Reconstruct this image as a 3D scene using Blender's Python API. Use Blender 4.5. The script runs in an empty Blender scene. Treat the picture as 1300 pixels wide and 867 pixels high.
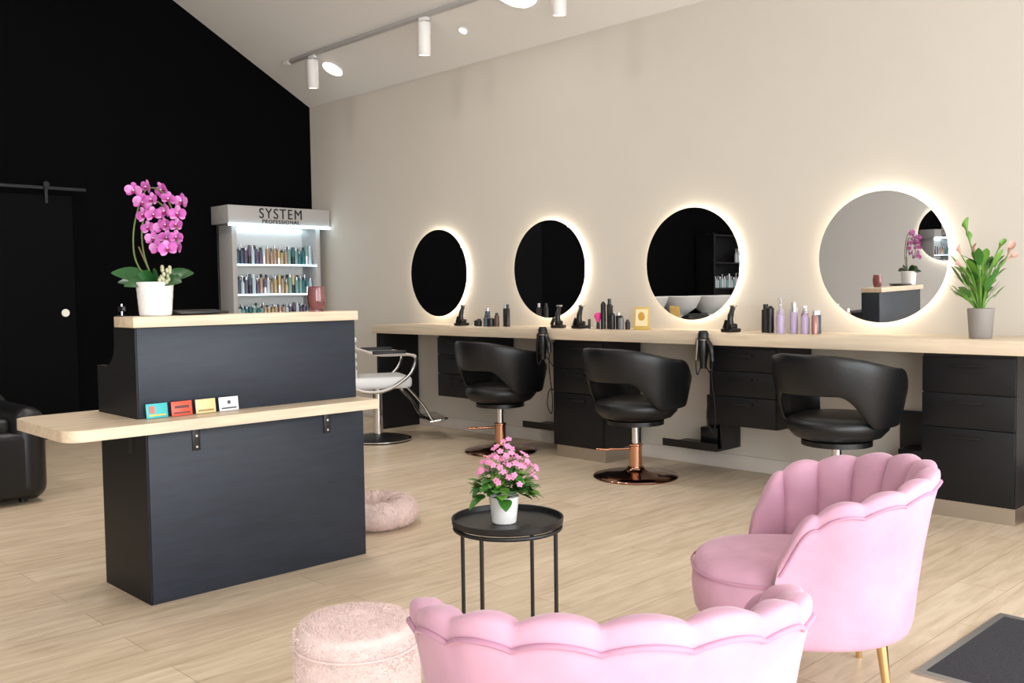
import bpy, bmesh, math, random
from mathutils import Vector, Matrix, Euler, noise
random.seed(7)
R=random.random
def U(a,b): return a+(b-a)*R()
def lin(c):
    c=c/255.0
    return c/12.92 if c<=0.04045 else ((c+0.055)/1.055)**2.4
def rgb(r,g,b): return (lin(r),lin(g),lin(b),1)
def sm(a,b,x):
    t=max(0,min(1,(x-a)/(b-a))); return t*t*(3-2*t)

# ---------------- materials ----------------
def mat(name,col,rough=0.5,metal=0.0,bump=0,bscale=50,var=0,vscale=5,stretch=None,sheen=0,emit=None,es=0,trans=0,spec=0.5,coat=0,alpha=1):
    m=bpy.data.materials.new(name); m.use_nodes=True
    nt=m.node_tree; p=nt.nodes['Principled BSDF']
    p.inputs['Base Color'].default_value=col
    p.inputs['Roughness'].default_value=rough
    p.inputs['Metallic'].default_value=metal
    p.inputs['Specular IOR Level'].default_value=spec
    p.inputs['Sheen Weight'].default_value=sheen
    p.inputs['Coat Weight'].default_value=coat
    p.inputs['Transmission Weight'].default_value=trans
    p.inputs['Alpha'].default_value=alpha
    if sheen:
        p.inputs['Sheen Roughness'].default_value=0.35
        p.inputs['Sheen Tint'].default_value=(1,0.9,0.95,1)
    if emit:
        p.inputs['Emission Color'].default_value=emit
        p.inputs['Emission Strength'].default_value=es
    tc=nt.nodes.new('ShaderNodeTexCoord'); mp=nt.nodes.new('ShaderNodeMapping')
    nt.links.new(tc.outputs['Object'],mp.inputs['Vector'])
    if stretch: mp.inputs['Scale'].default_value=stretch
    if var:
        n=nt.nodes.new('ShaderNodeTexNoise'); n.inputs['Scale'].default_value=vscale
        n.inputs['Detail'].default_value=6
        nt.links.new(mp.outputs[0],n.inputs['Vector'])
        r=nt.nodes.new('ShaderNodeValToRGB')
        r.color_ramp.elements[0].position=0.3; r.color_ramp.elements[1].position=0.7
        r.color_ramp.elements[0].color=tuple(c*(1-var) for c in col[:3])+(1,)
        r.color_ramp.elements[1].color=tuple(min(1,c*(1+var)) for c in col[:3])+(1,)
        nt.links.new(n.outputs['Fac'],r.inputs[0]); nt.links.new(r.outputs[0],p.inputs['Base Color'])
    if bump:
        n2=nt.nodes.new('ShaderNodeTexNoise'); n2.inputs['Scale'].default_value=bscale
        nt.links.new(mp.outputs[0],n2.inputs['Vector'])
        b=nt.nodes.new('ShaderNodeBump'); b.inputs['Strength'].default_value=bump; b.inputs['Distance'].default_value=0.01
        nt.links.new(n2.outputs['Fac'],b.inputs['Height']); nt.links.new(b.outputs[0],p.inputs['Normal'])
    return m

M={}
M['wall']=mat('wall_beige_paint',rgb(211,203,192),0.85,bump=0.05,bscale=120,var=0.01,vscale=3)
M['wall2']=mat('wall_grey_paint',rgb(216,215,213),0.85,bump=0.05,bscale=120)
M['black']=mat('wall_black_paint',rgb(7,7,9),0.9,bump=0.05,bscale=80,spec=0.05)
M['ceil']=mat('ceiling_paint',rgb(230,226,222),0.9,bump=0.03,bscale=100)
M['base']=mat('baseboard_paint',rgb(218,210,202),0.5)
M['oakY']=mat('oak_laminate_lengthwise',rgb(220,201,176),0.42,var=0.09,vscale=3,stretch=(14,1.2,14))
M['oakX']=mat('oak_laminate_crosswise',rgb(214,194,168),0.42,var=0.15,vscale=3,stretch=(1.2,14,14))
M['navy']=mat('anthracite_laminate',rgb(35,42,53),0.45,var=0.16,vscale=4,stretch=(1.5,10,10),bump=0.05,bscale=30,spec=0.4)
M['navyshade']=mat('anthracite_shaded_side',rgb(17,18,21),0.5,spec=0.3)  # darker copy of the desk laminate, shade of the left side put into its colour
M['cab']=mat('black_cabinet_laminate',rgb(17,17,20),0.45,bump=0.02,bscale=60,spec=0.35)
M['cab2']=mat('black_cabinet_carcass',rgb(28,26,27),0.5)
M['blk']=mat('black_plastic',rgb(14,14,15),0.35)
M['blkm']=mat('black_powder_metal',rgb(18,18,20),0.4,bump=0.03,bscale=300)
M['leather']=mat('black_leather',rgb(19,19,21),0.36,bump=0.12,bscale=180,spec=0.45)
M['wleather']=mat('white_leather',rgb(225,225,225),0.4,bump=0.1,bscale=150)
M['copper']=mat('polished_copper',rgb(214,160,130),0.16,1.0)
M['copper2']=mat('dark_copper',rgb(160,122,106),0.12,1.0)
M['chrome']=mat('chrome',rgb(220,220,222),0.12,1.0)
M['steel']=mat('brushed_steel',rgb(205,198,190),0.35,1.0)
M['gold']=mat('brushed_gold',rgb(222,190,140),0.22,1.0)
M['mirror']=mat('mirror_silver',(0.93,0.93,0.93,1),0.0,1.0)
M['led']=mat('led_warm',(1,1,1,1),0.5,emit=(1.0,0.91,0.74,1),es=12)
M['ledc']=mat('led_cool',(1,1,1,1),0.5,emit=(0.62,0.88,1.0,1),es=5)
M['lampd']=mat('lamp_diffuser',(1,1,1,1),0.5,emit=(1.0,0.93,0.82,1),es=9)
M['white']=mat('white_plastic',rgb(232,230,228),0.4)
M['whiteg']=mat('warm_grey_plastic',rgb(178,175,174),0.45)
M['pink']=mat('pink_velvet',rgb(203,157,178),0.75,sheen=0.28,var=0.11,vscale=7,bump=0.12,bscale=14,spec=0.2)
M['pinkp']=mat('pink_velvet_piping',rgb(190,140,163),0.7,sheen=0.2,spec=0.2)
M['fur']=mat('pale_pink_fur',rgb(232,210,206),0.95,var=0.06,vscale=25,bump=0.4,bscale=160,spec=0.1,sheen=0.2)
M['furb']=mat('dusty_pink_fur',rgb(218,194,188),0.95,var=0.10,vscale=40,bump=0.5,bscale=160,spec=0.1)
M['pot']=mat('white_ceramic',rgb(232,230,228),0.35,bump=0.05,bscale=30)
M['gpot']=mat('grey_ceramic',rgb(146,140,136),0.6)
M['soil']=mat('bark_soil',rgb(70,52,38),0.95,bump=0.8,bscale=60)
M['leaf']=mat('leaf_green',rgb(56,112,40),0.35,var=0.25,vscale=15)
M['leafl']=mat('leaf_lime',rgb(106,154,60),0.4,var=0.2,vscale=15)
M['leafd']=mat('orchid_leaf_green',rgb(34,84,36),0.3,var=0.2,vscale=12)
M['stem']=mat('stem_green',rgb(92,110,52),0.5)
M['orch']=mat('orchid_magenta',rgb(192,90,172),0.55,var=0.30,vscale=45)
M['orch2']=mat('orchid_magenta_light',rgb(208,130,194),0.55,var=0.25,vscale=45)
M['orchl']=mat('orchid_lip',rgb(140,14,90),0.5)
M['kal']=mat('blossom_pink',rgb(222,138,178),0.6,var=0.15,vscale=50)
M['lily']=mat('calla_peach',rgb(208,164,152),0.5,var=0.1,vscale=20)
M['mat']=mat('charcoal_carpet',rgb(54,54,60),0.95,bump=0.9,bscale=260,var=0.5,vscale=140)
M['alu']=mat('aluminium_edge',rgb(190,190,192),0.35,0.9)
M['rose']=mat('rose_glass',rgb(200,140,140),0.05,trans=0.85,spec=0.6)
M['glass']=mat('clear_shelf_glass',rgb(205,232,240),0.05,trans=0.7)
M['txt']=mat('black_lettering',rgb(22,22,25),0.5)
M['basket']=mat('rattan_basket',rgb(190,150,130),0.8,bump=0.8,bscale=60)
M['door']=mat('door_black',rgb(10,10,12),0.85,spec=0.08)
def cm(n,r,g,b,ro=0.35,me=0): 
    if n not in M: M[n]=mat(n,rgb(r,g,b),ro,me)
    return M[n]

def floor_mat():
    m=bpy.data.materials.new('oak_plank_floor'); m.use_nodes=True
    nt=m.node_tree; p=nt.nodes['Principled BSDF']; L=nt.links.new
    tc=nt.nodes.new('ShaderNodeTexCoord')
    br=nt.nodes.new('ShaderNodeTexBrick')
    br.inputs['Scale'].default_value=1; br.inputs['Brick Width'].default_value=1.35; br.inputs['Row Height'].default_value=0.19
    br.inputs['Mortar Size'].default_value=0.0016; br.inputs['Mortar Smooth'].default_value=0.3
    br.inputs['Color1'].default_value=rgb(221,204,181); br.inputs['Color2'].default_value=rgb(209,190,166); br.inputs['Mortar'].default_value=rgb(168,146,120)
    br.offset=0.37
    L(tc.outputs['Object'],br.inputs['Vector'])
    mp=nt.nodes.new('ShaderNodeMapping'); mp.inputs['Scale'].default_value=(1.2,9,1)
    L(tc.outputs['Object'],mp.inputs['Vector'])
    n=nt.nodes.new('ShaderNodeTexNoise'); n.inputs['Scale'].default_value=2.6; n.inputs['Detail'].default_value=9; n.inputs['Roughness'].default_value=0.62; n.inputs['Distortion'].default_value=0.6
    L(mp.outputs[0],n.inputs['Vector'])
    r=nt.nodes.new('ShaderNodeValToRGB'); r.color_ramp.elements[0].position=0.30; r.color_ramp.elements[0].color=(0.75,0.70,0.63,1)
    r.color_ramp.elements[1].position=0.60; r.color_ramp.elements[1].color=(1.03,1.02,1.01,1)
    L(n.outputs['Fac'],r.inputs[0])
    mx=nt.nodes.new('ShaderNodeMix'); mx.data_type='RGBA'; mx.blend_type='MULTIPLY'; mx.inputs[0].default_value=0.85
    L(br.outputs['Color'],mx.inputs[6]); L(r.outputs[0],mx.inputs[7]); L(mx.outputs[2],p.inputs['Base Color'])
    p.inputs['Roughness'].default_value=0.42; p.inputs['Specular IOR Level'].default_value=0.4
    b=nt.nodes.new('ShaderNodeBump'); b.inputs['Strength'].default_value=0.15; b.inputs['Distance'].default_value=0.003
    L(n.outputs['Fac'],b.inputs['Height']); L(b.outputs[0],p.inputs['Normal'])
    return m
M['floor']=floor_mat()

# ---------------- builder ----------------
class B:
    def __init__(s): s.v=[];s.f=[];s.fm=[];s.mats=[];s.T=Matrix.Identity(4)
    def mi(s,m):
        if isinstance(m,str): m=M[m]
        if m not in s.mats: s.mats.append(m)
        return s.mats.index(m)
    def raw(s,vs,fs,m,T=None):
        o=len(s.v); i=s.mi(m); X=s.T@T if T is not None else s.T
        s.v+= [tuple(X@Vector(p)) for p in vs]
        for f in fs: s.f.append([o+j for j in f]); s.fm.append(i)
    def bmadd(s,bm,m,T=None):
        bm.verts.index_update()
        s.raw([v.co.copy() for v in bm.verts],[[v.index for v in f.verts] for f in bm.faces],m,T); bm.free()
    def box(s,c,sz,m,bev=0,rot=(0,0,0),seg=2):
        bm=bmesh.new(); bmesh.ops.create_cube(bm,size=1)
        bmesh.ops.scale(bm,vec=sz,verts=bm.verts)
        if bev: bmesh.ops.bevel(bm,geom=bm.edges[:],offset=bev,segments=seg,affect='EDGES',profile=0.5)
        s.bmadd(bm,m,Matrix.Translation(c)@Euler(rot).to_matrix().to_4x4())
    def bx(s,x0,x1,y0,y1,z0,z1,m,bev=0,seg=2):
        s.box(((x0+x1)/2,(y0+y1)/2,(z0+z1)/2),(abs(x1-x0),abs(y1-y0),abs(z1-z0)),m,bev,seg=seg)
    def cyl(s,p0,p1,r0,m,r1=None,seg=20):
        p0=Vector(p0);p1=Vector(p1); r1=r0 if r1 is None else r1
        d=p1-p0; q=d.to_track_quat('Z','Y').to_matrix().to_4x4()
        bm=bmesh.new(); bmesh.ops.create_cone(bm,cap_ends=True,segments=seg,radius1=r0,radius2=r1,depth=d.length)
        s.bmadd(bm,m,Matrix.Translation((p0+p1)/2)@q)
    def lathe(s,prof,m,c=(0,0,0),seg=32,sx=1,sy=1,T=None,fn=None):
        vs=[];fs=[];n=len(prof)
        for i in range(seg):
            a=2*math.pi*i/seg
            for r,z in prof:
                p=Vector((r*math.cos(a)*sx,r*math.sin(a)*sy,z))
                if fn: p=fn(p,a)
                vs.append(p+Vector(c))
        for i in range(seg):
            j=(i+1)%seg
            for k in range(n-1): fs.append([i*n+k,j*n+k,j*n+k+1,i*n+k+1])
        if prof[0][0]>1e-6: fs.append([i*n for i in range(seg)][::-1])
        if prof[-1][0]>1e-6: fs.append([i*n+n-1 for i in range(seg)])
        s.raw(vs,fs,m,T)
    def grid(s,fn,nu,nv,m,cu=False,cv=False,caps=False,T=None):
        vs=[fn(i/(nu if cu else nu-1),j/(nv if cv else nv-1)) for i in range(nu) for j in range(nv)]
        fs=[]
        for i in range(nu if cu else nu-1):
            for j in range(nv if cv else nv-1):
                a=i;b=(i+1)%nu;c=j;d=(j+1)%nv
                fs.append([a*nv+c,b*nv+c,b*nv+d,a*nv+d])
        if caps: fs.append(list(range(nv))); fs.append([(nu-1)*nv+j for j in range(nv)][::-1])
        s.raw(vs,fs,m,T)
    def tube(s,pts,r,m,seg=8,closed=False,smooth=0):
        P=[Vector(p) for p in pts]
        if smooth:
            Q=[];n=len(P)
            rng=range(n if closed else n-1)
            for i in rng:
                p0=P[(i-1)%n] if (closed or i>0) else P[0]; p1=P[i]; p2=P[(i+1)%n]; p3=P[(i+2)%n] if (closed or i+2<n) else P[-1]
                for k in range(smooth):
                    t=k/smooth
                    Q.append(0.5*((2*p1)+(p2-p0)*t+(2*p0-5*p1+4*p2-p3)*t*t+(3*p1-p0-3*p2+p3)*t**3))
            if not closed: Q.append(P[-1])
            P=Q
        n=len(P); vs=[];up=Vector((0,0,1)); prev=None
        for i in range(n):
            d=(P[(i+1)%n]-P[i-1]) if (closed or 0<i<n-1) else (P[1]-P[0] if i==0 else P[-1]-P[-2])
            if d.length<1e-9: d=Vector((0,0,1))
            d.normalize()
            if prev is None:
                a=up.cross(d)
                if a.length<0.05: a=Vector((1,0,0)).cross(d)
            else:
                a=prev-d*prev.dot(d)
                if a.length<1e-5: a=up.cross(d)
            a.normalize(); prev=a; b=d.cross(a)
            rr=r[min(len(r)-1,int(i*len(r)/n))] if isinstance(r,(list,tuple)) else r
            for k in range(seg):
                t=2*math.pi*k/seg; vs.append(P[i]+a*math.cos(t)*rr+b*math.sin(t)*rr)
        fs=[]
        for i in range(n if closed else n-1):
            j=(i+1)%n
            for k in range(seg):
                l=(k+1)%seg; fs.append([i*seg+k,i*seg+l,j*seg+l,j*seg+k])
        if not closed: fs.append(list(range(seg))[::-1]); fs.append([(n-1)*seg+k for k in range(seg)])
        s.raw(vs,fs,m)
    def ell(s,c,r,m,rot=(0,0,0),u=16,v=10,T=None):
        bm=bmesh.new(); bmesh.ops.create_uvsphere(bm,u_segments=u,v_segments=v,radius=1)
        bmesh.ops.scale(bm,vec=r,verts=bm.verts)
        X=T if T is not None else Matrix.Translation(c)@Euler(rot).to_matrix().to_4x4()
        s.bmadd(bm,m,X)
    def leaf(s,p0,d,L,w,droop,m,side=None,fold=0.15,n=9,up=Vector((0,0,1))):
        d=Vector(d).normalized(); sd=d.cross(up).normalized() if side is None else Vector(side)
        vs=[]
        for i in range(n):
            t=i/(n-1); c=Vector(p0)+d*L*t+Vector((0,0,-droop*t*t))
            ww=w*max(0.03,math.sin(math.pi*min(1,t*0.92+0.06))**0.75)
            vs+= [c-sd*ww+Vector((0,0,fold*ww)),c,c+sd*ww+Vector((0,0,fold*ww))]
        fs=[]
        for i in range(n-1):
            for k in range(2): fs.append([i*3+k,i*3+k+1,i*3+k+4,i*3+k+3])
        s.raw(vs,fs,m)
    def done(s,name,loc=(0,0,0),rz=0,ang=38,parent=None,sc=1):
        me=bpy.data.meshes.new(name); me.from_pydata([(x*sc,y*sc,z*sc) for x,y,z in s.v],[],s.f)
        for m in s.mats: me.materials.append(m)
        me.polygons.foreach_set('material_index',s.fm)
        bm=bmesh.new(); bm.from_mesh(me); bmesh.ops.recalc_face_normals(bm,faces=bm.faces); bm.to_mesh(me); bm.free()
        me.polygons.foreach_set('use_smooth',[True]*len(me.polygons))
        me.set_sharp_from_angle(angle=math.radians(ang))
        me.update()
        o=bpy.data.objects.new(name,me); bpy.context.collection.objects.link(o)
        o.location=loc; o.rotation_euler=(0,0,rz)
        if parent: o.parent=parent
        return o
def dup(o,loc,rz=0,sc=1):
    n=bpy.data.objects.new(o.name,o.data); bpy.context.collection.objects.link(n); n.location=loc; n.rotation_euler=(0,0,rz); n.scale=(sc,sc,sc); return n

# ---------------- camera ----------------
H=1.231
cd=bpy.data.cameras.new('camera'); cam=bpy.data.objects.new('camera',cd); bpy.context.collection.objects.link(cam)
cd.sensor_width=36; cd.lens=1210/1300*36
YAW=math.radians(44.21)
cam.rotation_mode='QUATERNION'
cam.location=(0,0,H)
cam.rotation_quaternion=(Matrix.Rotation(-YAW,3,'Z')@Matrix.Rotation(math.radians(90-2.98),3,'X')@Matrix.Rotation(math.radians(-0.78),3,'Z')).to_quaternion()
cd.clip_start=0.02
bpy.context.scene.camera=cam
CR=-YAW

# ---------------- room ----------------
XR=5.6; YB=8.78; XL=-3.0; YF=-2.0; SL=0.56; XM=1.3; ZE=3.205
zc=lambda x: ZE+SL*(XR-x) if x>XM else ZE+SL*(XR-XM)-SL*(XM-x)
ZR=zc(XM)
b=B(); b.bx(XL-0.2,XR+0.2,YF-0.2,YB+0.2,-0.15,0,'floor'); b.done('floor')
b=B(); b.bx(XR,XR+0.2,YF-0.2,YB+0.2,0,ZE+0.1,'wall'); b.done('wall_right')
b=B(); b.bx(XL-0.2,XL,YF-0.2,YB+0.2,0,zc(XL)+0.1,'wall2'); b.done('wall_left')
def gable(name,y0,y1,m,z0=0):
    b=B(); pts=[(XL,z0),(XR,z0),(XR,ZE),(XM,ZR),(XL,zc(XL))]
    vs=[(x,y0,z) for x,z in pts]+[(x,y1,z) for x,z in pts]; n=5
    fs=[list(range(n)),list(range(n,2*n))[::-1]]+[[i,(i+1)%n,n+(i+1)%n,n+i] for i in range(n)]
    b.raw(vs,fs,m); return b
gable('wall_back',YB,YB+0.2,'black').done('wall_back')
b=gable('wall_front',YF-0.2,YF,'wall',2.75)
for x0,x1 in ((XL,-2.6),(0.9,1.5),(5.2,XR)): b.bx(x0,x1,YF-0.2,YF,0,2.75,'wall')
b.done('wall_front')
def win(name,x0,x1):
    b=B()
    for z in (0.03,2.72): b.bx(x0,x1,YF-0.14,YF-0.06,z-0.03,z+0.03,'blkm')
    n=3
    for i in range(n+1):
        x=x0+0.03+(x1-x0-0.06)*i/n; b.bx(x-0.03,x+0.03,YF-0.14,YF-0.06,0.06,2.69,'blkm')
    b.done(name)
win('window_1',-2.6,0.9); win('window_2',1.5,5.2)
b=B()
t=0.15
pts=[(XR+0.2,ZE-SL*0.2),(XM,ZR),(XL-0.2,zc(XL-0.2))]
vs=[];n=3
for y in (YF-0.2,YB+0.2):
    for x,z in pts: vs.append((x,y,z))
    for x,z in pts[::-1]: vs.append((x,y,z+t))
fs=[[0,1,2,3,4,5][::-1],[6,7,8,9,10,11]]+[[i,(i+1)%6,6+(i+1)%6,6+i] for i in range(6)]
b.raw(vs,fs,'ceil'); b.done('ceiling')
b=B(); b.bx(XR-0.014,XR,YF,YB,0,0.10,'base',0.003); b.done('baseboard_right')
b=B(); b.bx(3.3,4.42,YB-0.014,YB,0,0.10,'door'); b.done('baseboard_back')
b=B(); b.bx(XL,XL+0.014,YF,YB,0,0.10,'base'); b.done('baseboard_left')
b=B()
b.bx(2.05,3.12,YB-0.05,YB-0.012,0.01,2.12,'door',0.003)
b.bx(1.0,3.24,YB-0.06,YB-0.045,2.17,2.195,'cab')
for x in (2.3,2.9):
    b.bx(x-0.012,x+0.012,YB-0.075,YB-0.052,2.05,2.22,'cab'); b.cyl((x,YB-0.09,2.21),(x,YB-0.06,2.21),0.025,'cab')
b.cyl((3.03,YB-0.056,1.10),(3.03,YB-0.045,1.10),0.034,'steel')
b.done('door_1')

# ---------------- ceiling lights ----------------
nrm=Vector((-SL,0,-1)).normalized()
def onceil(x,y,d=0): return Vector((x,y,zc(x)))+nrm*d
X0=5.05
b=B()
c=(onceil(X0,8.34)+onceil(X0,4.0))/2+nrm*0.016
b.box(c,(0.035,4.34,0.03),'whiteg',0.002,rot=(0,math.atan(SL),0))
b.box(onceil(X0,8.28,0.02),(0.04,0.1,0.04),'white',0.002,rot=(0,math.atan(SL),0))
b.done('ceiling_light_track')
b=B()
b.box((0,0,-0.03),(0.03,0.10,0.03),'white',0.003)
b.cyl((0,0,-0.04),(0,0,-0.10),0.008,'white')
TT=Matrix.Translation((0.0,0,-0.19))@Euler((0.10,-0.08,0)).to_matrix().to_4x4()
b.lathe([(0.0,0.13),(0.050,0.13),(0.053,0.125),(0.053,-0.125),(0.050,-0.13),(0.043,-0.13),(0.041,-0.09),(0.0,-0.09)],'white',T=TT)
b.lathe([(0.0,0.0),(0.038,0.0),(0.038,0.004),(0,0.004)],'lampd',T=TT@Matrix.Translation((0,0,-0.10)))
sp=b.done('track_spotlight',onceil(X0,7.84,0.01))
dup(sp,onceil(X0,6.17,0.01),0.15); dup(sp,onceil(X0,4.66,0.01),-0.1)
def down(x,y,r):
    b=B(); Tm=Matrix.Translation(onceil(x,y,0.0005))@nrm.to_track_quat('Z','Y').to_matrix().to_4x4()
    b.lathe([(r,0),(r*1.12,0),(r*1.14,0.008),(r*1.0,0.012),(r*0.98,0.008)],'white',T=Tm,seg=48)
    b.lathe([(0,0.002),(r*0.98,0.002),(r*0.98,0.008),(0,0.008)],'lampd',T=Tm,seg=48)
    b.done('recessed_downlight')
down(5.26,7.82,0.10); down(5.28,5.95,0.035); down(5.09,5.16,0.19)

# ---------------- mirrors ----------------
DM=0.785; MY=[2.545,3.907,5.284,6.661]; MZ=1.409
b=B(); r=DM/2
T=Euler((0,-math.pi/2,0)).to_matrix().to_4x4()
b.lathe([(0,0.052),(r-0.002,0.052),(r,0.050),(r,0.047),(r-0.002,0.0465),(0,0.0465)],'mirror',T=T,seg=96)
b.lathe([(0,0.038),(r-0.014,0.038),(r-0.014,0.046),(0,0.046)],'white',T=T,seg=96)
b.lathe([(r-0.045,0.016),(r-0.028,0.016),(r-0.028,0.037),(r-0.045,0.037),(r-0.045,0.016)],'led',T=T,seg=96)
b.lathe([(0,0.014),(r-0.05,0.014),(r-0.05,0.038),(0,0.038)],'white',T=T,seg=48)
m0=b.done('round_led_mirror',(XR-0.001,MY[0],MZ),0.03,ang=20)
m0.rotation_euler=(0,-0.012,0.029)
for y in MY[1:]: dup(m0,(XR+0.010,y,MZ))
dup(m0,(XL+0.010,4.93,1.78),math.pi+0.05)

# ---------------- work counter & cabinets ----------------
CT=0.951; CX=5.10
b=B(); b.bx(CX,XR-0.002,0.2,7.07,CT-0.074,CT,'oakY',0.003); b.done('styling_counter')
def cab(y0,y1,z0,plinth):
    b=B(); zt=CT-0.076; xf=5.15; zb=z0
    b.bx(xf+0.02,XR-0.016,y0,y1,zb,zt,'cab2')
    edges=[zt-0.015,0.666,0.484,zb] if plinth else [zt-0.015,zt-0.16,zt-0.32,zb]
    for i in range(3):
        b.bx(xf,xf+0.02,y0+0.002,y1-0.002,edges[i+1]+0.003,edges[i]-0.003,'cab',0.0015)
        yc=(y0+y1)/2; zz=edges[i]-0.045
        b.bx(xf-0.028,xf-0.020,yc-0.085,yc+0.085,zz-0.004,zz+0.004,'blk',0.001)
        for s in (-0.075,0.075): b.bx(xf-0.022,xf,yc+s-0.004,yc+s+0.004,zz-0.004,zz+0.004,'blk')
    if plinth: b.bx(xf+0.03,XR-0.016,y0+0.004,y1-0.004,0.0,zb,'steel')
    b.done('drawer_cabinet')
cab(1.66,2.13,0.09,True); cab(3.01,3.485,0.365,False); cab(4.38,4.86,0.09,True); cab(5.72,6.20,0.36,False)
b=B(); b.bx(5.15,XR-0.016,7.0,7.06,0.0,CT-0.075,'cab',0.002); b.done('counter_end_panel')
def toolshelf(y):
    b=B()
    b.bx(5.30,5.584,y,y+0.44,0.16,0.175,'blkm'); b.bx(5.30,5.31,y,y+0.44,0.175,0.21,'blkm')
    b.bx(5.57,5.584,y,y+0.26,0.175,0.5,'blkm'); b.bx(5.36,5.57,y,y+0.012,0.175,0.40,'blkm'); b.bx(5.40,5.56,y+0.06,y+0.2,0.175,0.30,'blk',0.01)
    b.done('wall_tool_shelf')
toolshelf(3.53); toolshelf(4.90); toolshelf(2.17)
b=B(); b.bx(5.583,5.599,2.17,2.25,0.76,0.84,'blk',0.003); b.done('wall_socket')

def dryer(y,ph=0):
    b=B()
    x=CX-0.045
    b.tube([(CX-0.001,0,-0.03),(CX-0.012,0,-0.03)],0.008,'blk')
    b.tube([(x+0.036*math.cos(t*math.pi/8),0.036*math.sin(t*math.pi/8),-0.03) for t in range(16)],0.005,'blk',closed=True)
    Tm=Matrix.Translation((x,0,-0.09))
    b.lathe([(0,0.11),(0.024,0.11),(0.034,0.09),(0.034,0.0),(0.030,-0.05),(0.022,-0.09),(0.02,-0.13),(0,-0.13)],'blk',T=Tm)
    b.lathe([(0.0345,0.05),(0.036,0.052),(0.036,0.06),(0.0345,0.062)],'steel',T=Tm)
    b.tube([(x+0.0,-0.02,-0.04),(x-0.01,-0.06,-0.08),(x-0.01,-0.075,-0.17)],[0.018,0.018,0.014],'blk',seg=12,smooth=5)
    b.tube([(x-0.01,-0.075,-0.17),(x-0.01,-0.07,-0.28),(x-0.0,-0.09,-0.50),(x+0.02,-0.06,-0.62),(x+0.04,0.0,-0.55),(x+0.12,0.03,-0.45),(x+0.3,0.03,-0.62)],0.004,'blk',smooth=10)
    b.tube([(x,0.02,-0.03),(x-0.02,0.04,-0.12),(x-0.01,0.04,-0.26),(x+0.05,0.03,-0.20),(x+0.2,0.03,-0.35)],0.0035,'blk',smooth=10)
    b.box((x-0.01,0.038,-0.10),(0.03,0.025,0.15),'steel' if ph else 'blk',0.01,rot=(0.1,0,0))
    b.done('hair_dryer',(0,y,CT+0.0))
dryer(3.465,1); dryer(4.87)

# ---------------- styling chairs ----------------
def chair(metal,metal2):
    b=B(); A=2.2
    def shell(u,v):
        a=(u*2-1)*A; ab=abs(a)
        zt=0.878-0.085*sm(0.3,2.0,ab)-0.10*sm(1.75,2.2,ab)
        zb=0.655-0.18*sm(0.55,1.35,ab)
        t=2*math.pi*v; c,s_=math.cos(t),math.sin(t)
        sc=math.copysign(abs(c)**0.7,c); ss=math.copysign(abs(s_)**0.6,s_)
        z=(zt+zb)/2+(zt-zb)/2*ss
        th=0.018
        Rr=0.285+0.06*sm(0.42,0.86,z)+th*sc+0.012*sm(1.6,2.1,ab)
        xx=-Rr*math.cos(a)*0.95
        if xx>0: xx*=1.25
        return (xx,Rr*math.sin(a)*1.0,z)
    b.grid(shell,61,20,'leather',cv=True,caps=True)
    b.lathe([(0,0.385),(0.16,0.385),(0.235,0.41),(0.272,0.45),(0.278,0.485),(0.262,0.515),(0.20,0.532),(0,0.536)],'leather',seg=40,sx=1.03,sy=0.98,c=(0.01,0,0))
    b.lathe([(0.10,0.345),(0.19,0.36),(0.19,0.388)],'blk',seg=32)
    b.cyl((0,0,0.03),(0,0,0.35),0.026,'chrome'); b.cyl((0,0,0.03),(0,0,0.21),0.042,metal)
    b.lathe([(0.042,0.21),(0.048,0.215),(0.048,0.225),(0.03,0.23)],metal)
    b.lathe([(0,0.0),(0.28,0.0),(0.285,0.008),(0.28,0.016),(0.20,0.028),(0.09,0.038),(0.06,0.055),(0.055,0.07),(0.0,0.07)],metal2,seg=56)
    b.tube([(-0.02,0.03,0.19),(-0.07,0.10,0.185),(-0.11,0.17,0.18)],0.009,metal); b.box((-0.12,0.185,0.18),(0.05,0.09,0.016),metal,0.005,rot=(0,0,0.6))
    return b
ch=chair('copper','copper2').done('styling_chair',(4.93,3.912,0),math.radians(-3),ang=50,sc=0.985)
dup(ch,(5.03,5.312,0),math.radians(-2))
chair('chrome','chrome').done('styling_chair',(4.96,2.52,0),math.radians(-5),ang=50,sc=1.0)
b=B()
b.box((0,0,0.50),(0.50,0.48,0.10),'wleather',0.035,seg=3)
b.box((-0.27,0,0.74),(0.08,0.46,0.44),'wleather',0.035,rot=(0,-0.18,0),seg=3)
for i in range(5): b.box((-0.225+0.0,0,0.6+0.065*i),(0.05-0.0,0.44,0.05),'wleather',0.02,rot=(0,-0.18,0))
for s in (-1,1):
    y=0.27*s
    b.tube([(-0.30,y,0.80),(-0.05,y,0.74),(0.22,y,0.73),(0.27,y,0.68),(0.20,y,0.55),(0.0,y,0.44),(-0.22,y,0.46),(-0.30,y,0.60)],0.014,'chrome',closed=True,smooth=6)
    b.box((0.05,y,0.755),(0.28,0.05,0.03),'leather',0.012)
    b.tube([(0.2,y*0.9,0.46),(0.34,y*0.8,0.30),(0.42,y*0.8,0.17),(0.50,y*0.8,0.16)],0.012,'chrome',smooth=5)
b.tube([(-0.34,-0.25,0.93),(-0.34,0.25,0.93)],0.012,'chrome')
b.box((0.47,0,0.17),(0.16,0.46,0.02),'chrome',0.006,rot=(0,-0.15,0))
b.cyl((0,0,0.05),(0,0,0.45),0.04,'chrome'); b.lathe([(0,0),(0.27,0),(0.275,0.012),(0.24,0.03),(0.06,0.06),(0,0.06)],'blkm',seg=48)
b.lathe([(0.272,0.010),(0.28,0.012),(0.28,0.02),(0.27,0.02)],'chrome',seg=48)
b.done('white_salon_chair',(4.74,6.50,0),math.radians(-25))

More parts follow.
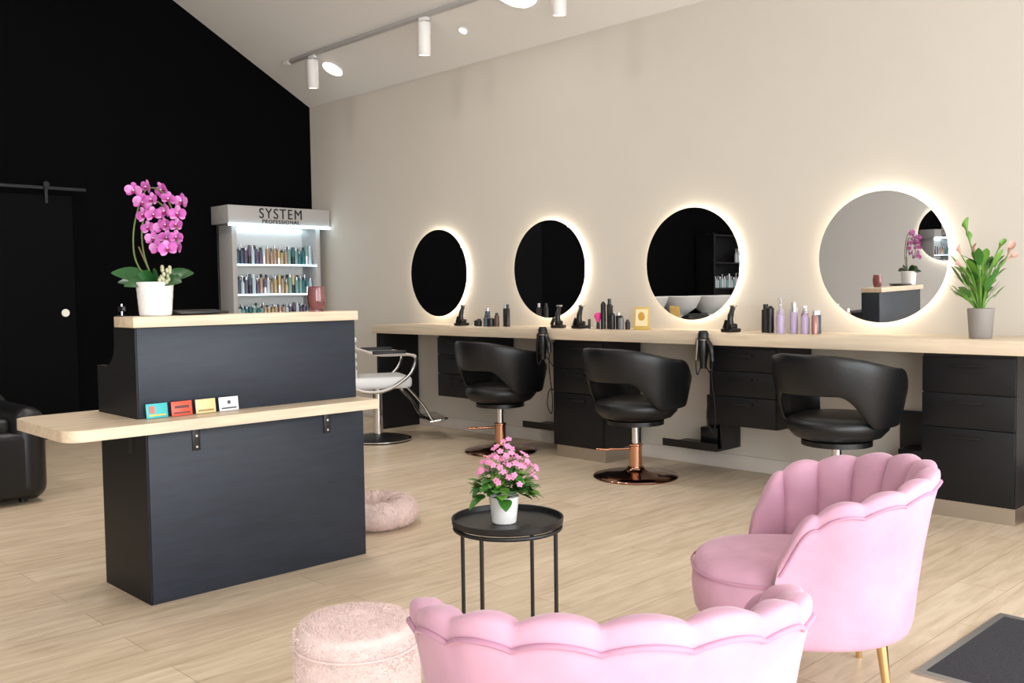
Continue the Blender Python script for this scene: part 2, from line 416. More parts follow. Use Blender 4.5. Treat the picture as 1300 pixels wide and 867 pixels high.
# ---------------- reception desk ----------------
b=B()
b.bx(1.576,2.608,3.692,4.15,0.0,0.704,'navy',0.003)
b.bx(1.569,1.577,3.697,4.15,0.0,0.704,'navyshade')
x0,x1,y0,y1=1.222,2.60,3.555,4.17; r=0.075
poly=[(x1,y0)]
poly+= [(x1,y1),(x0+r,y1)]+[(x0+r-r*math.sin(t*math.pi/16),y1-r+r*math.cos(t*math.pi/16)) for t in range(1,9)]
poly+= [(x0+r-r*math.cos(t*math.pi/16),y0+r-r*math.sin(t*math.pi/16)) for t in range(0,9)]
bm=bmesh.new(); vv=[bm.verts.new((x,y,0.705)) for x,y in poly]; f=bm.faces.new(vv)
ex=bmesh.ops.extrude_face_region(bm,geom=[f]); bmesh.ops.translate(bm,verts=[g for g in ex['geom'] if isinstance(g,bmesh.types.BMVert)],vec=(0,0,0.043))
b.bmadd(bm,'oakX')
b.bx(1.553,2.585,3.712,3.88,0.748,1.109,'navy',0.003)
b.bx(1.546,1.554,3.715,3.88,0.748,1.109,'navyshade')
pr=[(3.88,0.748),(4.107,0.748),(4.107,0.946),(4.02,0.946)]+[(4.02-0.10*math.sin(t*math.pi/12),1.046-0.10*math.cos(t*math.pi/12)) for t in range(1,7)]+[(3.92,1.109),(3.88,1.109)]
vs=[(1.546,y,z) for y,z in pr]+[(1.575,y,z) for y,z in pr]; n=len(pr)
b.raw(vs,[list(range(n)),list(range(n,2*n))[::-1]]+[[i,(i+1)%n,n+(i+1)%n,n+i] for i in range(n)],'navyshade')
b.bx(1.575,2.585,3.88,4.107,0.748,0.93,'navyshade',0.003)
b.bx(1.532,2.590,3.690,3.88,1.110,1.153,'oakX',0.003)
for x in (1.775,2.405):
    b.bx(x-0.017,x+0.017,3.686,3.692,0.600,0.703,'blkm',0.001); b.bx(x-0.017,x+0.017,3.57,3.692,0.699,0.705,'blkm')
    for z in (0.615,0.66): b.cyl((x,3.682,z),(x,3.687,z),0.005,'steel',seg=10)
b.bx(1.564,1.569,3.82,3.85,0.60,0.703,'blkm')
b.done('reception_desk')
cols=[('card_teal',70,185,190),('card_red',222,84,58),('card_gold',226,204,150),('card_white',236,236,238)]
for i,(n,r_,g_,b_) in enumerate(cols):
    b=B(); xx=1.615+0.103*i
    b.box((0,0,0.029),(0.090,0.0025,0.058),cm(n,r_,g_,b_),0.0005,rot=(-0.12,0,0.06))
    b.box((0,-0.0042,0.012),(0.07,0.001,0.006),cm('card_print_%d'%i,*((240,190,60),(90,20,20),(150,110,50),(60,60,64))[i]),rot=(-0.12,0,0.06))
    if i==0: b.box((-0.022,-0.0045,0.035),(0.022,0.001,0.028),cm('card_accent',214,110,90),rot=(-0.12,0,0.06))
    if i==1: b.box((0,-0.004,0.036),(0.06,0.001,0.010),cm('card_print_1',90,20,20),rot=(-0.12,0,0.06))
    if i==3: b.box((0,-0.004,0.036),(0.014,0.001,0.014),cm('card_print_3',60,60,64),rot=(-0.12,0,0.06))
    b.done('business_card',(xx,3.69,0.7495),0)
b=B(); b.lathe([(0,0.004),(0.033,0.004),(0.040,0.035),(0.043,0.065),(0.036,0.115),(0.034,0.115),(0.040,0.065),(0.036,0.036),(0.030,0.010),(0,0.010)],'rose'); b.lathe([(0,0),(0.033,0),(0.033,0.004),(0,0.004)],'rose'); b.lathe([(0,0.011),(0.0298,0.011),(0.034,0.030),(0.0,0.030)],cm('rose_wax',170,110,105))
b.done('glass_candle_holder',(2.43,3.79,1.1535))
b=B(); b.box((0,0,0.012),(0.22,0.13,0.010),'blk',0.003,rot=(0.06,0,0)); b.box((0,0.03,0.0035),(0.2,0.06,0.007),'blk',0.002); b.done('tablet',(1.85,3.795,1.154),0.05)
b=B(); b.cyl((0,0,0),(0,0,0.05),0.004,'chrome'); b.box((0,0,0.03),(0.015,0.05,0.02),'blkm',0.003); b.cyl((0,0,0),(0,0,0.004),0.02,'blkm'); b.done('card_clip_stand',(1.556,3.855,1.1535))

# ---------------- orchid ----------------
def flower(b,c,n,s,mp,mp2,ml,rollv=0):
    n=Vector(n).normalized(); q=n.to_track_quat('Z','Y').to_matrix().to_4x4()
    base=Matrix.Translation(c)@q@Matrix.Rotation(rollv,4,'Z')
    for k,(ang,l,w,m) in enumerate(((90,0.5,0.34,mp2),(210,0.46,0.30,mp2),(330,0.46,0.30,mp2),(15,0.50,0.50,mp),(165,0.50,0.50,mp))):
        a=math.radians(ang)
        T=base@Matrix.Rotation(a,4,'Z')@Matrix.Translation((l*s*0.66,0,(0.08 if k>2 else 0)*s))@Matrix.Rotation(-0.30,4,'Y')
        b.ell(None,(l*s*0.6,w*s*0.62,0.04*s),m,T=T,u=12,v=6)
    b.ell(None,(0.11*s,0.13*s,0.14*s),ml,T=base@Matrix.Translation((0,-0.08*s,0.14*s)),u=8,v=6)
    b.ell(None,(0.06*s,0.06*s,0.09*s),cm('orchid_white',240,225,235),T=base@Matrix.Translation((0,0.05*s,0.14*s)),u=8,v=6)
b=B()
def potfn(p,a):
    z=p.z
    if 0.008<z<0.128 and math.hypot(p.x,p.y)>0.05:
        k=1+0.022*abs(math.sin(10*a+z*60))*abs(math.sin(10*a-z*60)); p.x*=k;p.y*=k
    return p
b.lathe([(0,0),(0.058,0),(0.062,0.006)]+[(0.062+0.009*i/12,0.008+0.118*i/12) for i in range(13)]+[(0.073,0.132),(0.071,0.137),(0.065,0.137),(0.062,0.115),(0.0,0.115)],'pot',seg=100,fn=potfn)
b.lathe([(0,0.110),(0.062,0.118),(0.04,0.124),(0,0.126)],'soil')
UPC=Vector((0,-1,0.75)).normalized()
for d,L,w,dr in (((-1,-0.1,0.55),0.18,0.034,0.04),((-1,0.2,0.25),0.16,0.030,0.03),((-0.8,-0.6,0.10),0.11,0.027,0.02),((1,-0.1,0.45),0.17,0.034,0.03),((0.8,-0.4,0.15),0.14,0.030,0.02),((0.3,-0.6,0.7),0.10,0.028,0.02),((-0.4,-0.6,0.7),0.09,0.026,0.02)):
    b.leaf((0.01*d[0],0.01*d[1],0.13),d,L,w,dr,'leafd',up=UPC,fold=0.25)
b.tube([(-0.01,0,0.12),(-0.072,-0.0,0.22),(-0.080,0.0,0.33),(-0.055,0,0.44),(-0.015,-0.01,0.51),(0.045,-0.02,0.50),(0.085,-0.02,0.43),(0.105,-0.02,0.33),(0.085,-0.02,0.26)],0.0035,'stem',smooth=6)
b.tube([(0.0,0.01,0.12),(-0.04,0.0,0.25),(-0.04,0,0.38),(0.01,0,0.46),(0.06,-0.02,0.43)],0.0035,'stem',smooth=6)
b.tube([(0.0,0.01,0.12),(-0.06,0.0,0.28)],0.003,cm('bamboo_stake',120,90,60))
fl=[(-0.045,0.50),(0.0,0.515),(0.048,0.505),(-0.025,0.455),(0.028,0.46),(0.082,0.468),(0.132,0.455),(-0.03,0.405),(0.02,0.405),(0.07,0.415),(0.115,0.405),(-0.022,0.355),(0.032,0.358),(0.075,0.365),(0.12,0.36),(0.0,0.31),(0.055,0.315),(0.11,0.315),(0.03,0.272),(0.08,0.265),(0.115,0.275)]
for i,(x,z) in enumerate(fl):
    flower(b,(x+U(-.006,.006),-0.03+U(-0.045,0.035),z),(U(-.7,.5),-1,U(-.4,.3)),0.057*U(0.88,1.12),'orch' if i%3 else 'orch2','orch2' if i%3 else 'orch','orchl',U(-.4,.4))
for i in range(22):
    b.ell((0.050+U(-.015,.02),-0.03+U(-.015,.015),0.165+U(-.03,.03)),(0.008,0.008,0.011),cm('dried_moss',186,184,150),u=6,v=5)
b.done('potted_orchid',(1.665,3.785,1.1535),CR,ang=60)

# ---------------- product display ----------------
b=B()
yF=8.42; yK=8.765; xa,xb=4.50,5.49
b.bx(xa,xb,yK-0.03,yK,0,1.92,'white')
b.bx(xa,xa+0.05,yF+0.05,yK,0,1.92,'whiteg',0.003); b.bx(xb-0.05,xb,yF+0.05,yK,0,1.92,'whiteg',0.003)
b.bx(xa-0.06,5.58,yF,yK,1.925,2.10,'whiteg',0.006)
b.bx(xa-0.06,5.58,yF-0.012,yF+0.003,1.900,1.924,'ledc')
b.bx(xa,xb,yF+0.05,yK,0,1.02,'whiteg',0.004)
for z in (1.244,1.536):
    b.bx(xa+0.05,xb-0.05,yF+0.06,yK-0.03,z-0.012,z,'glass'); b.bx(xa+0.05,xb-0.05,yF+0.045,yF+0.058,z-0.014,z+0.001,'ledc')
b.bx(xa+0.06,xb-0.06,yK-0.05,yK-0.032,1.88,1.90,'ledc')
disp=bpy.data.objects.new('product_display_stand',None); bpy.context.collection.objects.link(disp)
b.done('cabinet_body',parent=disp)
def text(s,size,loc,parent,sx=1.0,space=1.0):
    cu=bpy.data.curves.new('lettering','FONT'); cu.body=s; cu.size=size; cu.extrude=0.003; cu.align_x='CENTER'; cu.space_character=space
    o=bpy.data.objects.new('lettering_tmp',cu); bpy.context.collection.objects.link(o)
    bpy.context.view_layer.update()
    me=bpy.data.meshes.new_from_object(o); bpy.data.objects.remove(o)
    me.materials.clear(); me.materials.append(M['txt'])
    o=bpy.data.objects.new('lettering',me); bpy.context.collection.objects.link(o)
    o.location=loc; o.rotation_euler=(math.pi/2,0,0); o.scale=(sx,1,1); o.parent=parent
text('SYSTEM',0.142,(5.01,yF-0.003,1.985),disp,0.88,1.2)
text('PROFESSIONAL',0.054,(5.01,yF-0.003,1.936),disp,1.0,1.18)
def bottle(b,x,y,z,h,r,m,mc,kind=0):
    T=Matrix.Translation((x,y,z))
    if kind==0:
        b.lathe([(0,0),(r,0),(r,h*0.78),(r*0.8,h*0.82),(0,h*0.82)],m,T=T,seg=14); b.lathe([(0,h*0.82),(r*0.62,h*0.82),(r*0.62,h),(0,h)],mc,T=T,seg=12)
    elif kind==1:
        b.lathe([(0,0),(r,0),(r,h*0.6),(r*0.5,h*0.68),(r*0.35,h*0.7),(r*0.35,h*0.82),(0,h*0.82)],m,T=T,seg=14)
        b.lathe([(0,h*0.82),(r*0.25,h*0.82),(r*0.25,h*0.95),(0,h*0.95)],mc,T=T,seg=8); b.box((x-r*0.4,y,z+h*0.97),(r*1.5,r*0.5,h*0.05),mc)
    elif kind==2:
        b.lathe([(0,0),(r,0),(r,h*0.45),(0,h*0.45)],mc,T=T,seg=14); b.lathe([(0,h*0.45),(r*0.95,h*0.45),(r*0.8,h),(0,h)],m,T=T,seg=14)
    else:
        b.lathe([(0,0),(r,0),(r,h*0.9),(r*0.55,h*0.97),(r*0.3,h),(0,h)],m,T=T,seg=14)
pal=[cm('bottle_plum',92,78,102),cm('bottle_copper',170,142,124,0.35,0.3),cm('bottle_teal',44,100,106),cm('bottle_seafoam',118,154,150),cm('bottle_gold',176,158,118,0.35,0.3),cm('bottle_slate',66,82,98),cm('bottle_ice',184,198,206)]
wc=cm('cap_silver',200,200,205,0.3,0.6); bc=cm('cap_black',30,30,32)
b=B()
seq1=[5,5,0,0,6,0,0,6,1,1,1,4,4,1,3,2,3,2,2,3,6]
seq2=[5,6,0,5,6,0,1,0,6,1,4,4,1,4,3,4,3,3,2,2,6]
for z,seq,hh in ((1.537,seq1,0.19),(1.245,seq2,0.19),(1.021,seq1[::-1],0.13)):
    for row in (0,1):
        for i,s in enumerate(seq):
            x=xa+0.09+i*(xb-xa-0.18)/(len(seq)-1)
            bottle(b,x+U(-.004,.004),yF+0.11+row*0.11,z,hh*U(0.72,1.05),0.019,pal[s],(wc if i%3 else bc),(0,2,0,1)[(i*7+row)%4] if i%2 else 0)
b.done('hair_product_bottles')

# ---------------- far-left lounge chair ----------------
b=B()
b.box((0,0,0.24),(0.74,0.95,0.40),'leather',0.05,seg=4)
b.box((0,-0.05,0.45),(0.45,0.72,0.14),'leather',0.05,seg=4)
for s in (-1,1): b.box((0.30*s,0,0.30),(0.20,0.96,0.56),'leather',0.09,seg=5)
b.box((0,0.36,0.35),(0.80,0.26,0.54),'leather',0.09,seg=5)
for sx in (-1,1):
    for sy in (-1,1): b.cyl((0.28*sx,0.34*sy,0),(0.28*sx,0.34*sy,0.06),0.025,'blk')
b.done('black_leather_armchair',(1.58,6.53,0),0)

# ---------------- fuzzy things ----------------
def fur(b,samp,n,m,L=0.014,w=0.0016):
    vs=[];fs=[]
    for i in range(n):
        p,nn=samp(); p=Vector(p); nn=Vector(nn).normalized()
        d=(nn+Vector((U(-.8,.8),U(-.8,.8),U(-.9,.5)))).normalized()
        s=d.cross(Vector((U(-1,1),U(-1,1),U(-1,1)))).normalized()*w
        k=len(vs); vs+=[p-s,p+s,p+d*L*U(.6,1.2)]; fs.append([k,k+1,k+2])
    b.raw(vs,fs,m)
b=B(); pr=0.165
prof=[(0,0.0),(pr-0.01,0.0),(pr,0.012)]+[(pr+0.006*math.sin(math.pi*i/10),0.02+0.27*i/10) for i in range(11)]+[(pr-0.002,0.31),(pr-0.02,0.335),(pr-0.06,0.348),(pr*0.3,0.353),(0,0.354)]
b.lathe(prof,'fur',seg=64)
def sp1():
    if R()<0.3:
        a=U(0,6.283); r=pr*math.sqrt(R())*0.93; return (r*math.cos(a),r*math.sin(a),0.352-0.02*(r/pr)**4),(0,0,1)
    a=U(0,6.283); return ((pr+0.002)*math.cos(a),(pr+0.002)*math.sin(a),U(0.015,0.325)),(math.cos(a),math.sin(a),0)
fur(b,sp1,16000,'fur',0.009,0.0012)
b.tube([(math.cos(t*math.pi/20)*(pr+0.004),math.sin(t*math.pi/20)*(pr+0.004),0.285) for t in range(40)],0.004,'fur',closed=True)
b.done('fluffy_pouf',(1.474,2.137,0))
b=B(); Rb=0.160; rb=0.072
def torus(u,v):
    a=2*math.pi*u; t=2*math.pi*v; k=1+0.05*math.sin(9*a)+0.03*math.sin(17*a+1)
    return ((Rb+rb*1.1*k*math.cos(t))*math.cos(a),(Rb+rb*1.1*k*math.cos(t))*math.sin(a),rb+rb*math.sin(t)*(k if math.sin(t)>0 else 1))
b.grid(torus,64,20,'furb',cu=True,cv=True)
b.lathe([(0,0.004),(Rb,0.004),(Rb,0.04),(0,0.05)],'furb')
def sp2():
    a=U(0,6.283); t=U(-0.9,3.6); return ((Rb+rb*1.1*math.cos(t))*math.cos(a),(Rb+rb*1.1*math.cos(t))*math.sin(a),rb+rb*math.sin(t)),(math.cos(t)*math.cos(a),math.cos(t)*math.sin(a),math.sin(t))
fur(b,sp2,9000,'furb',0.012,0.0014)
b.done('fluffy_pet_bed',(2.975,4.14,0))

# ---------------- side table + plant ----------------
TX,TY=2.095,2.185; TZ=0.495
b=B(); tr=0.178
b.lathe([(0,TZ-0.006),(tr-0.004,TZ-0.006),(tr,TZ-0.002),(tr+0.002,TZ+0.016),(tr-0.001,TZ+0.018),(tr-0.004,TZ+0.016),(tr-0.006,TZ),(0,TZ)],'blkm',seg=72)
b.tube([(math.cos(t*math.pi/30)*(tr-0.008),math.sin(t*math.pi/30)*(tr-0.008),TZ-0.016) for t in range(60)],0.007,'blkm',closed=True)
for a in (28,118,208,298):
    a=math.radians(a+34); x,y=(tr-0.008)*math.cos(a),(tr-0.008)*math.sin(a)
    b.cyl((x,y,0),(x,y,TZ-0.01),0.0065,'blkm',seg=12)
b.done('round_side_table',(TX,TY,0),CR)
b=B()
def potfn2(p,a):
    k=1+0.012*noise.noise(Vector((math.cos(a)*6,math.sin(a)*6,p.z*90))); p.x*=k; p.y*=k; return p
b.lathe([(0,0),(0.037,0),(0.039,0.003)]+[(0.039+0.009*i/10,0.005+0.077*i/10) for i in range(11)]+[(0.049,0.086),(0.045,0.086),(0.043,0.074),(0,0.074)],'pot',seg=64,fn=potfn2)
b.lathe([(0,0.07),(0.044,0.075),(0,0.08)],'soil')
for i in range(160):
    a=U(0,6.283); rr=U(0.01,0.13); z=0.085+U(0,0.14)*(1-rr/0.16)
    d=(math.cos(a),math.sin(a),U(-0.3,0.7)); p=(rr*0.65*math.cos(a),rr*0.65*math.sin(a),z)
    b.leaf(p,d,U(0.035,0.055),U(0.015,0.022),U(0.0,0.025),'leafl' if R()<0.3 else 'leaf',n=6)
for i in range(78):
    a=U(0,6.283); rr=0.10*math.sqrt(R()); z=0.275-1.0*rr+U(-0.05,0.012)
    x,y=rr*math.cos(a)+0.012,rr*math.sin(a)
    n=Vector((x*8,y*8-0.6,1)).normalized(); q=n.to_track_quat('Z','Y').to_matrix().to_4x4()
    for k in range(5):
        T=Matrix.Translation((x,y,z))@q@Matrix.Rotation(k*1.257+a,4,'Z')@Matrix.Translation((0.006,0,0))
        b.ell(None,(0.0056,0.0045,0.0015),'kal',T=T,u=6,v=4)
    if i%3==0: b.tube([(x*0.4,y*0.4,0.12),(x,y,z)],0.0012,'stem',seg=4)
b.done('potted_kalanchoe',(TX-0.015,TY-0.0,TZ+0.0005),CR,ang=60)

# ---------------- pink scallop armchair ----------------
def armchair():
    b=B(); r0=0.285; st=0.14; Lh=math.pi*r0/2+st; NC=11
    def path(s):
        a=abs(s); sg=1 if s>=0 else -1
        if a<math.pi*r0/2:
            t=s/r0; return Vector((-r0*math.cos(t),r0*math.sin(t),0)),Vector((-math.cos(t),math.sin(t),0))
        return Vector((a-math.pi*r0/2,sg*r0,0)),Vector((0,sg,0))
    def bul(s): return abs(math.sin(math.pi*NC*(s/Lh+1)/2))
    def ztop(s):
        a=abs(s)
        return 0.620+0.085*(1-sm(0.05,0.60,a))-0.035*sm(0.40,Lh,a)-0.12*sm(Lh-0.11,Lh+0.015,a)**1.5+0.015*bul(s)**0.85
    def prof(s,v):
        p,n=path(s); zt=ztop(s); zb=0.20; t=2*math.pi*v; c,ss=math.cos(t),math.sin(t)
        sc=math.copysign(abs(c)**0.55,c); sz=math.copysign(abs(ss)**0.38,ss)
        z=(zt+zb)/2+(zt-zb)/2*sz; h=(z-zb)/0.5
        flare=0.055*h*h+0.02*h
        wv=sm(0.78,1.0,(z-zb)/(zt-zb))
        thO=0.03+0.007*bul(s)*wv; thI=0.018+0.034*bul(s)**0.55*min(1,1.2*h)
        off=flare+(sc*thO if sc>0 else sc*thI)
        fr=sm(Lh-0.05,Lh,abs(s))
        return p+n*(off)+Vector((0,0,z))+Vector((0.025*fr*(1-abs(sz)),0,0))
    nu=NC*12+1
    b.grid(lambda u,v:prof((u*2-1)*Lh,v),nu,44,'pink',cv=True,caps=True)
    pts=[]
    for i in range(nu):
        s=(i/(nu-1)*2-1)*Lh; p,n=path(s); zt=ztop(s)-0.040; h=(zt-0.2)/0.5
        k=0.029+0.005*bul(s)
        pts.append(p+n*(0.055*h*h+0.02*h+k)+Vector((0,0,zt)))
    b.tube(pts,0.005,'pinkp',seg=6)
    pr=[(0,0.215),(0.24,0.215),(0.268,0.225),(0.282,0.25),(0.288,0.30),(0.286,0.36),(0.275,0.395),(0.25,0.415),(0.20,0.426),(0.10,0.432),(0,0.433)]
    def se(p,a):
        r=math.hypot(p.x,p.y)
        if r<1e-6: return p+Vector((0.04,0,0))
        c,s_=math.cos(a),math.sin(a); k=1/((abs(c)**2.6+abs(s_)**2.6)**(1/2.6))
        return Vector((p.x*k*1.10+0.055,p.y*k*0.93,p.z))
    b.lathe(pr,'pink',seg=64,fn=se)
    b.tube([se(Vector((0.288*math.cos(t*math.pi/32),0.288*math.sin(t*math.pi/32),0.375)),t*math.pi/32) for t in range(64)],0.004,'pinkp',seg=6,closed=True)
    for sx,sy in ((0.24,0.2),(0.24,-0.2),(-0.18,0.18),(-0.18,-0.18)):
        b.cyl((sx*1.12,sy*1.12,0),(sx,sy,0.215),0.010,'gold',r1=0.018,seg=20)
    return b
ac=armchair().done('pink_scalloped_armchair',(2.715,1.47,0),math.radians(128),ang=60,sc=0.97)
dup(ac,(1.387,1.177,0),math.radians(50),1.045)

# ---------------- entrance mat ----------------
b=B(); b.bx(3.01,3.71,-1.6,1.225,0,0.008,'mat')
b.bx(2.98,3.01,-1.6,1.25,0,0.009,'alu'); b.bx(3.71,3.74,-1.6,1.25,0,0.009,'alu'); b.bx(3.01,3.71,1.225,1.25,0,0.009,'alu'); b.done('entrance_mat')

# ---------------- counter items ----------------
def place(fn,name,y,x=5.33,rz=0):
    b=B(); fn(b); return b.done(name,(x,y,CT+0.0005),rz)
def clipper_stand(b):
    b.box((0,0,0.012),(0.10,0.09,0.024),'blk',0.008)
    b.box((0.01,0,0.035),(0.06,0.05,0.04),'blk',0.01)
    b.tube([(0.0,0.0,0.03),(-0.005,0.0,0.09),(0.02,0.0,0.16)],[0.022,0.02,0.016],'blk',seg=10,smooth=4)
    b.box((0.022,0,0.168),(0.03,0.04,0.012),'steel',0.002)
    b.box((0.0,0.045,0.05),(0.03,0.02,0.06),'blk',0.006,rot=(0.4,0,0))
def small_set(b):
    S=(cm('bottle_black',20,20,22),cm('bottle_slate',70,84,104),cm('tin_brown',90,66,56))
    for i,(h,r) in enumerate(((0.18,0.02),(0.18,0.019),(0.11,0.02),(0.07,0.03),(0.09,0.024),(0.15,0.022),(0.06,0.024),(0.05,0.028))):
        bottle(b,U(-.04,.04),-0.17+0.054*i,0,h,r,S[(0,0,2,0,1,1,0,0)[i]],(bc,wc)[i%2],(0,0,0,3,0,0,0,3)[i])
def black_set(b):
    for i,(h,r) in enumerate(((0.20,0.019),(0.22,0.02),(0.17,0.022),(0.12,0.02),(0.10,0.02),(0.07,0.018))):
        bottle(b,0.02*(i%2),0.09-0.042*i,0,h,r,(cm('bottle_black',20,20,22),cm('bottle_grey',120,120,124))[i==4],(bc,wc)[i==3],(3,0,1,0,0,0)[i])
def brush(b):
    b.cyl((0,0,0),(0,0,0.05),0.014,'blk',r1=0.010); b.lathe([(0.010,0.05),(0.026,0.085),(0.030,0.10),(0.016,0.118),(0,0.12)],cm('brush_pink',235,70,150,0.8))
    b.cyl((0.03,0.045,0),(0.03,0.045,0.10),0.012,cm('white_tube',225,225,225)); b.cyl((0.0,0.085,0),(0.0,0.085,0.07),0.010,'blk')
place(clipper_stand,'hair_clipper_stand',6.09)
place(small_set,'hair_product_bottles',5.70)
place(clipper_stand,'hair_clipper_stand',4.97,rz=0.3); place(clipper_stand,'hair_clipper_stand',4.75)
place(brush,'neck_brush',4.57); place(black_set,'hair_product_bottles',4.43)
def card(b):
    b.box((0.0,0,0.08),(0.004,0.115,0.16),cm('sign_gold',214,180,96),0.001,rot=(0,0.12,0)); b.box((-0.004,0,0.085),(0.003,0.09,0.12),cm('sign_cream',236,222,180),rot=(0,0.12,0))
    b.ell((-0.006,0,0.09),(0.003,0.025,0.035),cm('sign_print',200,150,60)); b.box((0.03,0,0.003),(0.07,0.09,0.006),cm('sign_gold',214,180,96))
place(card,'framed_price_card',4.19,x=5.36,rz=math.radians(18))
place(clipper_stand,'hair_clipper_stand',3.44,rz=-0.2)
def tall_set(b):
    L=cm('bottle_lilac',182,164,196); P=cm('bottle_pearl',206,202,210); G=cm('bottle_pinkgold',176,130,122,0.3,0.4); S=cm('bottle_slate',70,84,104)
    for y,h,r,m,c,k,x in ((0.16,0.18,0.026,cm('bottle_black',20,20,22),bc,0,0.03),(0.11,0.17,0.024,cm('bottle_black',20,20,22),bc,3,0.0),(0.065,0.22,0.024,P,wc,1,0.05),(0.02,0.18,0.026,L,wc,1,-0.03),(-0.02,0.19,0.025,P,wc,0,0.06),(-0.055,0.16,0.022,L,wc,0,0.0),(-0.10,0.15,0.024,G,wc,0,0.05),(-0.135,0.17,0.026,L,wc,1,-0.01),(-0.185,0.14,0.022,S,wc,0,0.05),(-0.205,0.14,0.02,G,wc,0,-0.02)):
        bottle(b,x,y,0,h,r,m,c,k)
place(tall_set,'hair_product_bottles',3.05,x=5.34)
b=B()
b.lathe([(0,0),(0.052,0),(0.056,0.004),(0.066,0.145),(0.067,0.158),(0.063,0.160),(0.060,0.145),(0,0.145)],'gpot',seg=48)
b.lathe([(0,0.14),(0.060,0.147),(0,0.152)],'soil')
for i in range(60):
    a=U(0,6.283); t=U(0.1,0.65)
    top=Vector((math.cos(a)*t*0.20,math.sin(a)*t*0.20,U(0.20,0.43)))
    b.tube([(top.x*0.1,top.y*0.1,0.14),(top.x*0.5,top.y*0.5,0.14+(top.z-0.14)*0.6),tuple(top)],0.003,'leafl',seg=5,smooth=3)
    b.leaf(tuple(top*0.92),(math.cos(a)*0.6,math.sin(a)*0.6,0.9),U(0.08,0.13),U(0.015,0.023),U(0.0,0.05),'leaf' if R()<0.5 else 'leafl',n=7)
def calla(p,d,m,s=0.6):
    d=Vector(d).normalized(); q=d.to_track_quat('Z','Y').to_matrix().to_4x4()
    b.tube([(0,0,0.14),(p[0]*0.4,p[1]*0.4,0.14+(p[2]-0.14)*0.6),p],0.0035,'leafl',seg=6,smooth=4)
    T=Matrix.Translation(p)@q@Matrix.Scale(s,4)
    b.grid(lambda u,v:Vector((math.cos(2*math.pi*u),math.sin(2*math.pi*u),0))*(0.005+0.020*v**1.8)+Vector((0,0,0.085*v+0.03*v*v*math.cos(2*math.pi*u))),17,8,m,T=T)
    b.cyl(T@Vector((0,0,0.02)),T@Vector((0,0,0.07)),0.002,cm('spadix',230,190,80),seg=6)
for p,d,m,s in (((-0.075,0,0.55),(-0.25,-0.1,1),'leafl',0.8),((0.125,-0.02,0.43),(0.3,-0.2,1),'lily',0.75),((-0.13,-0.05,0.44),(-0.5,-0.3,0.8),'lily',0.6),((0.10,-0.06,0.41),(0.8,-0.3,0.6),'lily',0.6),((-0.05,0.02,0.50),(-0.1,0.1,1),'leafl',0.6),((-0.12,-0.04,0.38),(-0.8,-0.4,0.5),'lily',0.65),((-0.07,-0.07,0.45),(-0.4,-0.6,0.8),'lily',0.55),((0.06,-0.05,0.46),(0.3,-0.4,0.9),'leafl',0.6)): calla(p,d,m,s)
b.done('potted_calla_lily',(5.30,1.885,CT+0.0005),CR,ang=60)
b=B(); b.lathe([(0,0),(0.13,0),(0.15,0.05),(0.16,0.30),(0.155,0.31),(0.15,0.30),(0.14,0.05),(0,0.03)],'basket',seg=40); b.done('wicker_basket',(5.33,1.43,0))

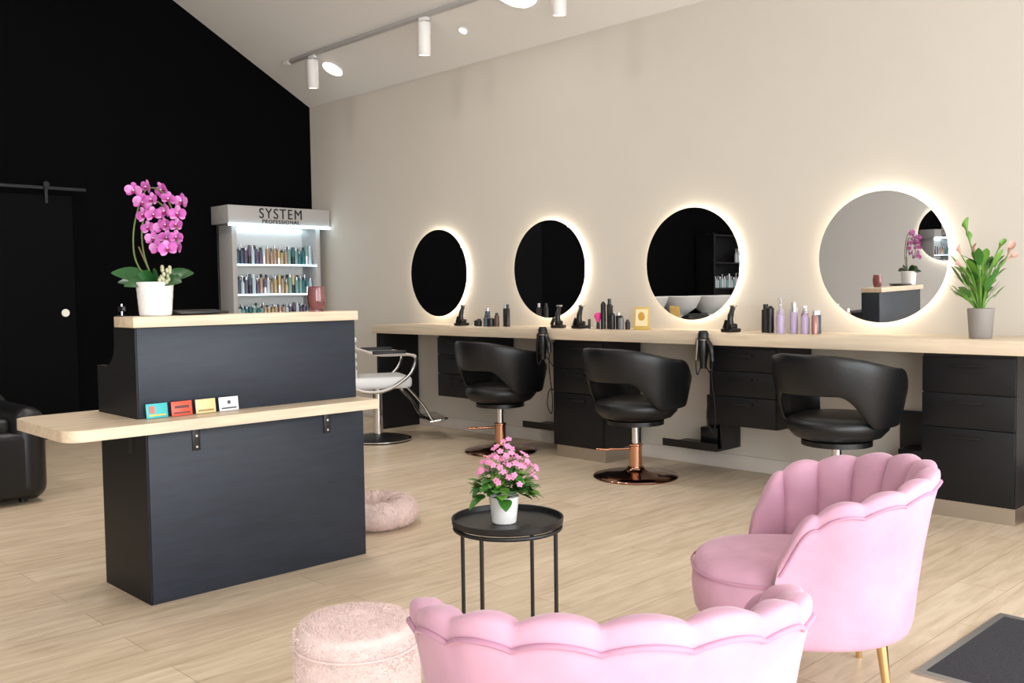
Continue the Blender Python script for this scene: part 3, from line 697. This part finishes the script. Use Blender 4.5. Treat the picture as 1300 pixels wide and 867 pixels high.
# ---------------- things only seen in reflections ----------------
b=B()
b.bx(-2.7,-2.66,8.42,8.75,0,2.1,'cab'); b.bx(-1.5,-1.46,8.42,8.75,0,2.1,'cab'); b.bx(-2.66,-1.5,8.73,8.75,0,2.1,'cab')
for z in (0.3,0.75,1.25,1.65,2.08): b.bx(-2.66,-1.5,8.42,8.73,z-0.02,z,'cab2')
b.done('black_retail_shelf')
b=B()
for z in (1.252,1.652):
    for i in range(16 if z<1.5 else 6): bottle(b,-2.58+0.066*i,8.53,z,U(0.15,0.24),0.024,(pal[3],pal[6],cm('bottle_pearl',222,218,224))[i%3],wc,(0,1)[i%2])
b.done('hair_product_bottles')
def backwash(x,y):
    b=B(); b.box((0,0,0.3),(0.55,0.9,0.3),'leather',0.08,seg=3); b.box((0,0.30,0.65),(0.5,0.2,0.5),'leather',0.07,rot=(-0.2,0,0),seg=3)
    b.bx(-0.2,0.2,0.5,0.8,0,0.88,'white',0.02)
    b.lathe([(0,0.88),(0.1,0.88),(0.24,0.98),(0.31,1.13),(0.305,1.14),(0.29,1.12),(0.22,1.0),(0,0.96)],'white',c=(0,0.62,0),seg=32)
    b.cyl((0,0,0),(0,0,0.2),0.18,'blk')
    b.done('backwash_unit',(x,y,0))
for x in (-1.35,-0.6,0.15,0.9): backwash(x,7.3)

# ---------------- lights ----------------
def area(name,loc,rot,sx,sy,e,col=(1,1,1)):
    l=bpy.data.lights.new(name,'AREA'); l.shape='RECTANGLE'; l.size=sx; l.size_y=sy; l.energy=e; l.color=col
    o=bpy.data.objects.new(name,l); bpy.context.collection.objects.link(o); o.location=loc; o.rotation_euler=rot; return o
area('window_daylight',(-0.85,YF+0.02,1.4),(math.pi/2,0,0),3.4,2.6,225,(0.94,0.98,1.0))
area('window_daylight',(3.35,YF+0.02,1.4),(math.pi/2,0,0),3.6,2.6,190,(0.94,0.98,1.0))
def spot(loc,e,col=(1,0.96,0.91),sz=2.7):
    l=bpy.data.lights.new('fill_spot','SPOT'); l.energy=e; l.color=col; l.spot_size=sz; l.spot_blend=1.0; l.shadow_soft_size=0.15
    o=bpy.data.objects.new('fill_spot',l); bpy.context.collection.objects.link(o); o.location=loc
for x,y,e in ((2.8,7.0,115),(2.4,4.0,75),(0,5,90),(3.3,5.4,110)):  # added fill spots without fixtures, brightening the walls and far room
    p=onceil(x,y,0.1) if x>XM else Vector((x,y,3.9)); spot(p,e)
w=bpy.data.worlds.new('World'); bpy.context.scene.world=w; w.use_nodes=True
w.node_tree.nodes['Background'].inputs[0].default_value=(0.88,0.94,1,1); w.node_tree.nodes['Background'].inputs[1].default_value=1.4
sc=bpy.context.scene
sc.view_settings.view_transform='Standard'; sc.view_settings.look='None'; sc.view_settings.exposure=0.0
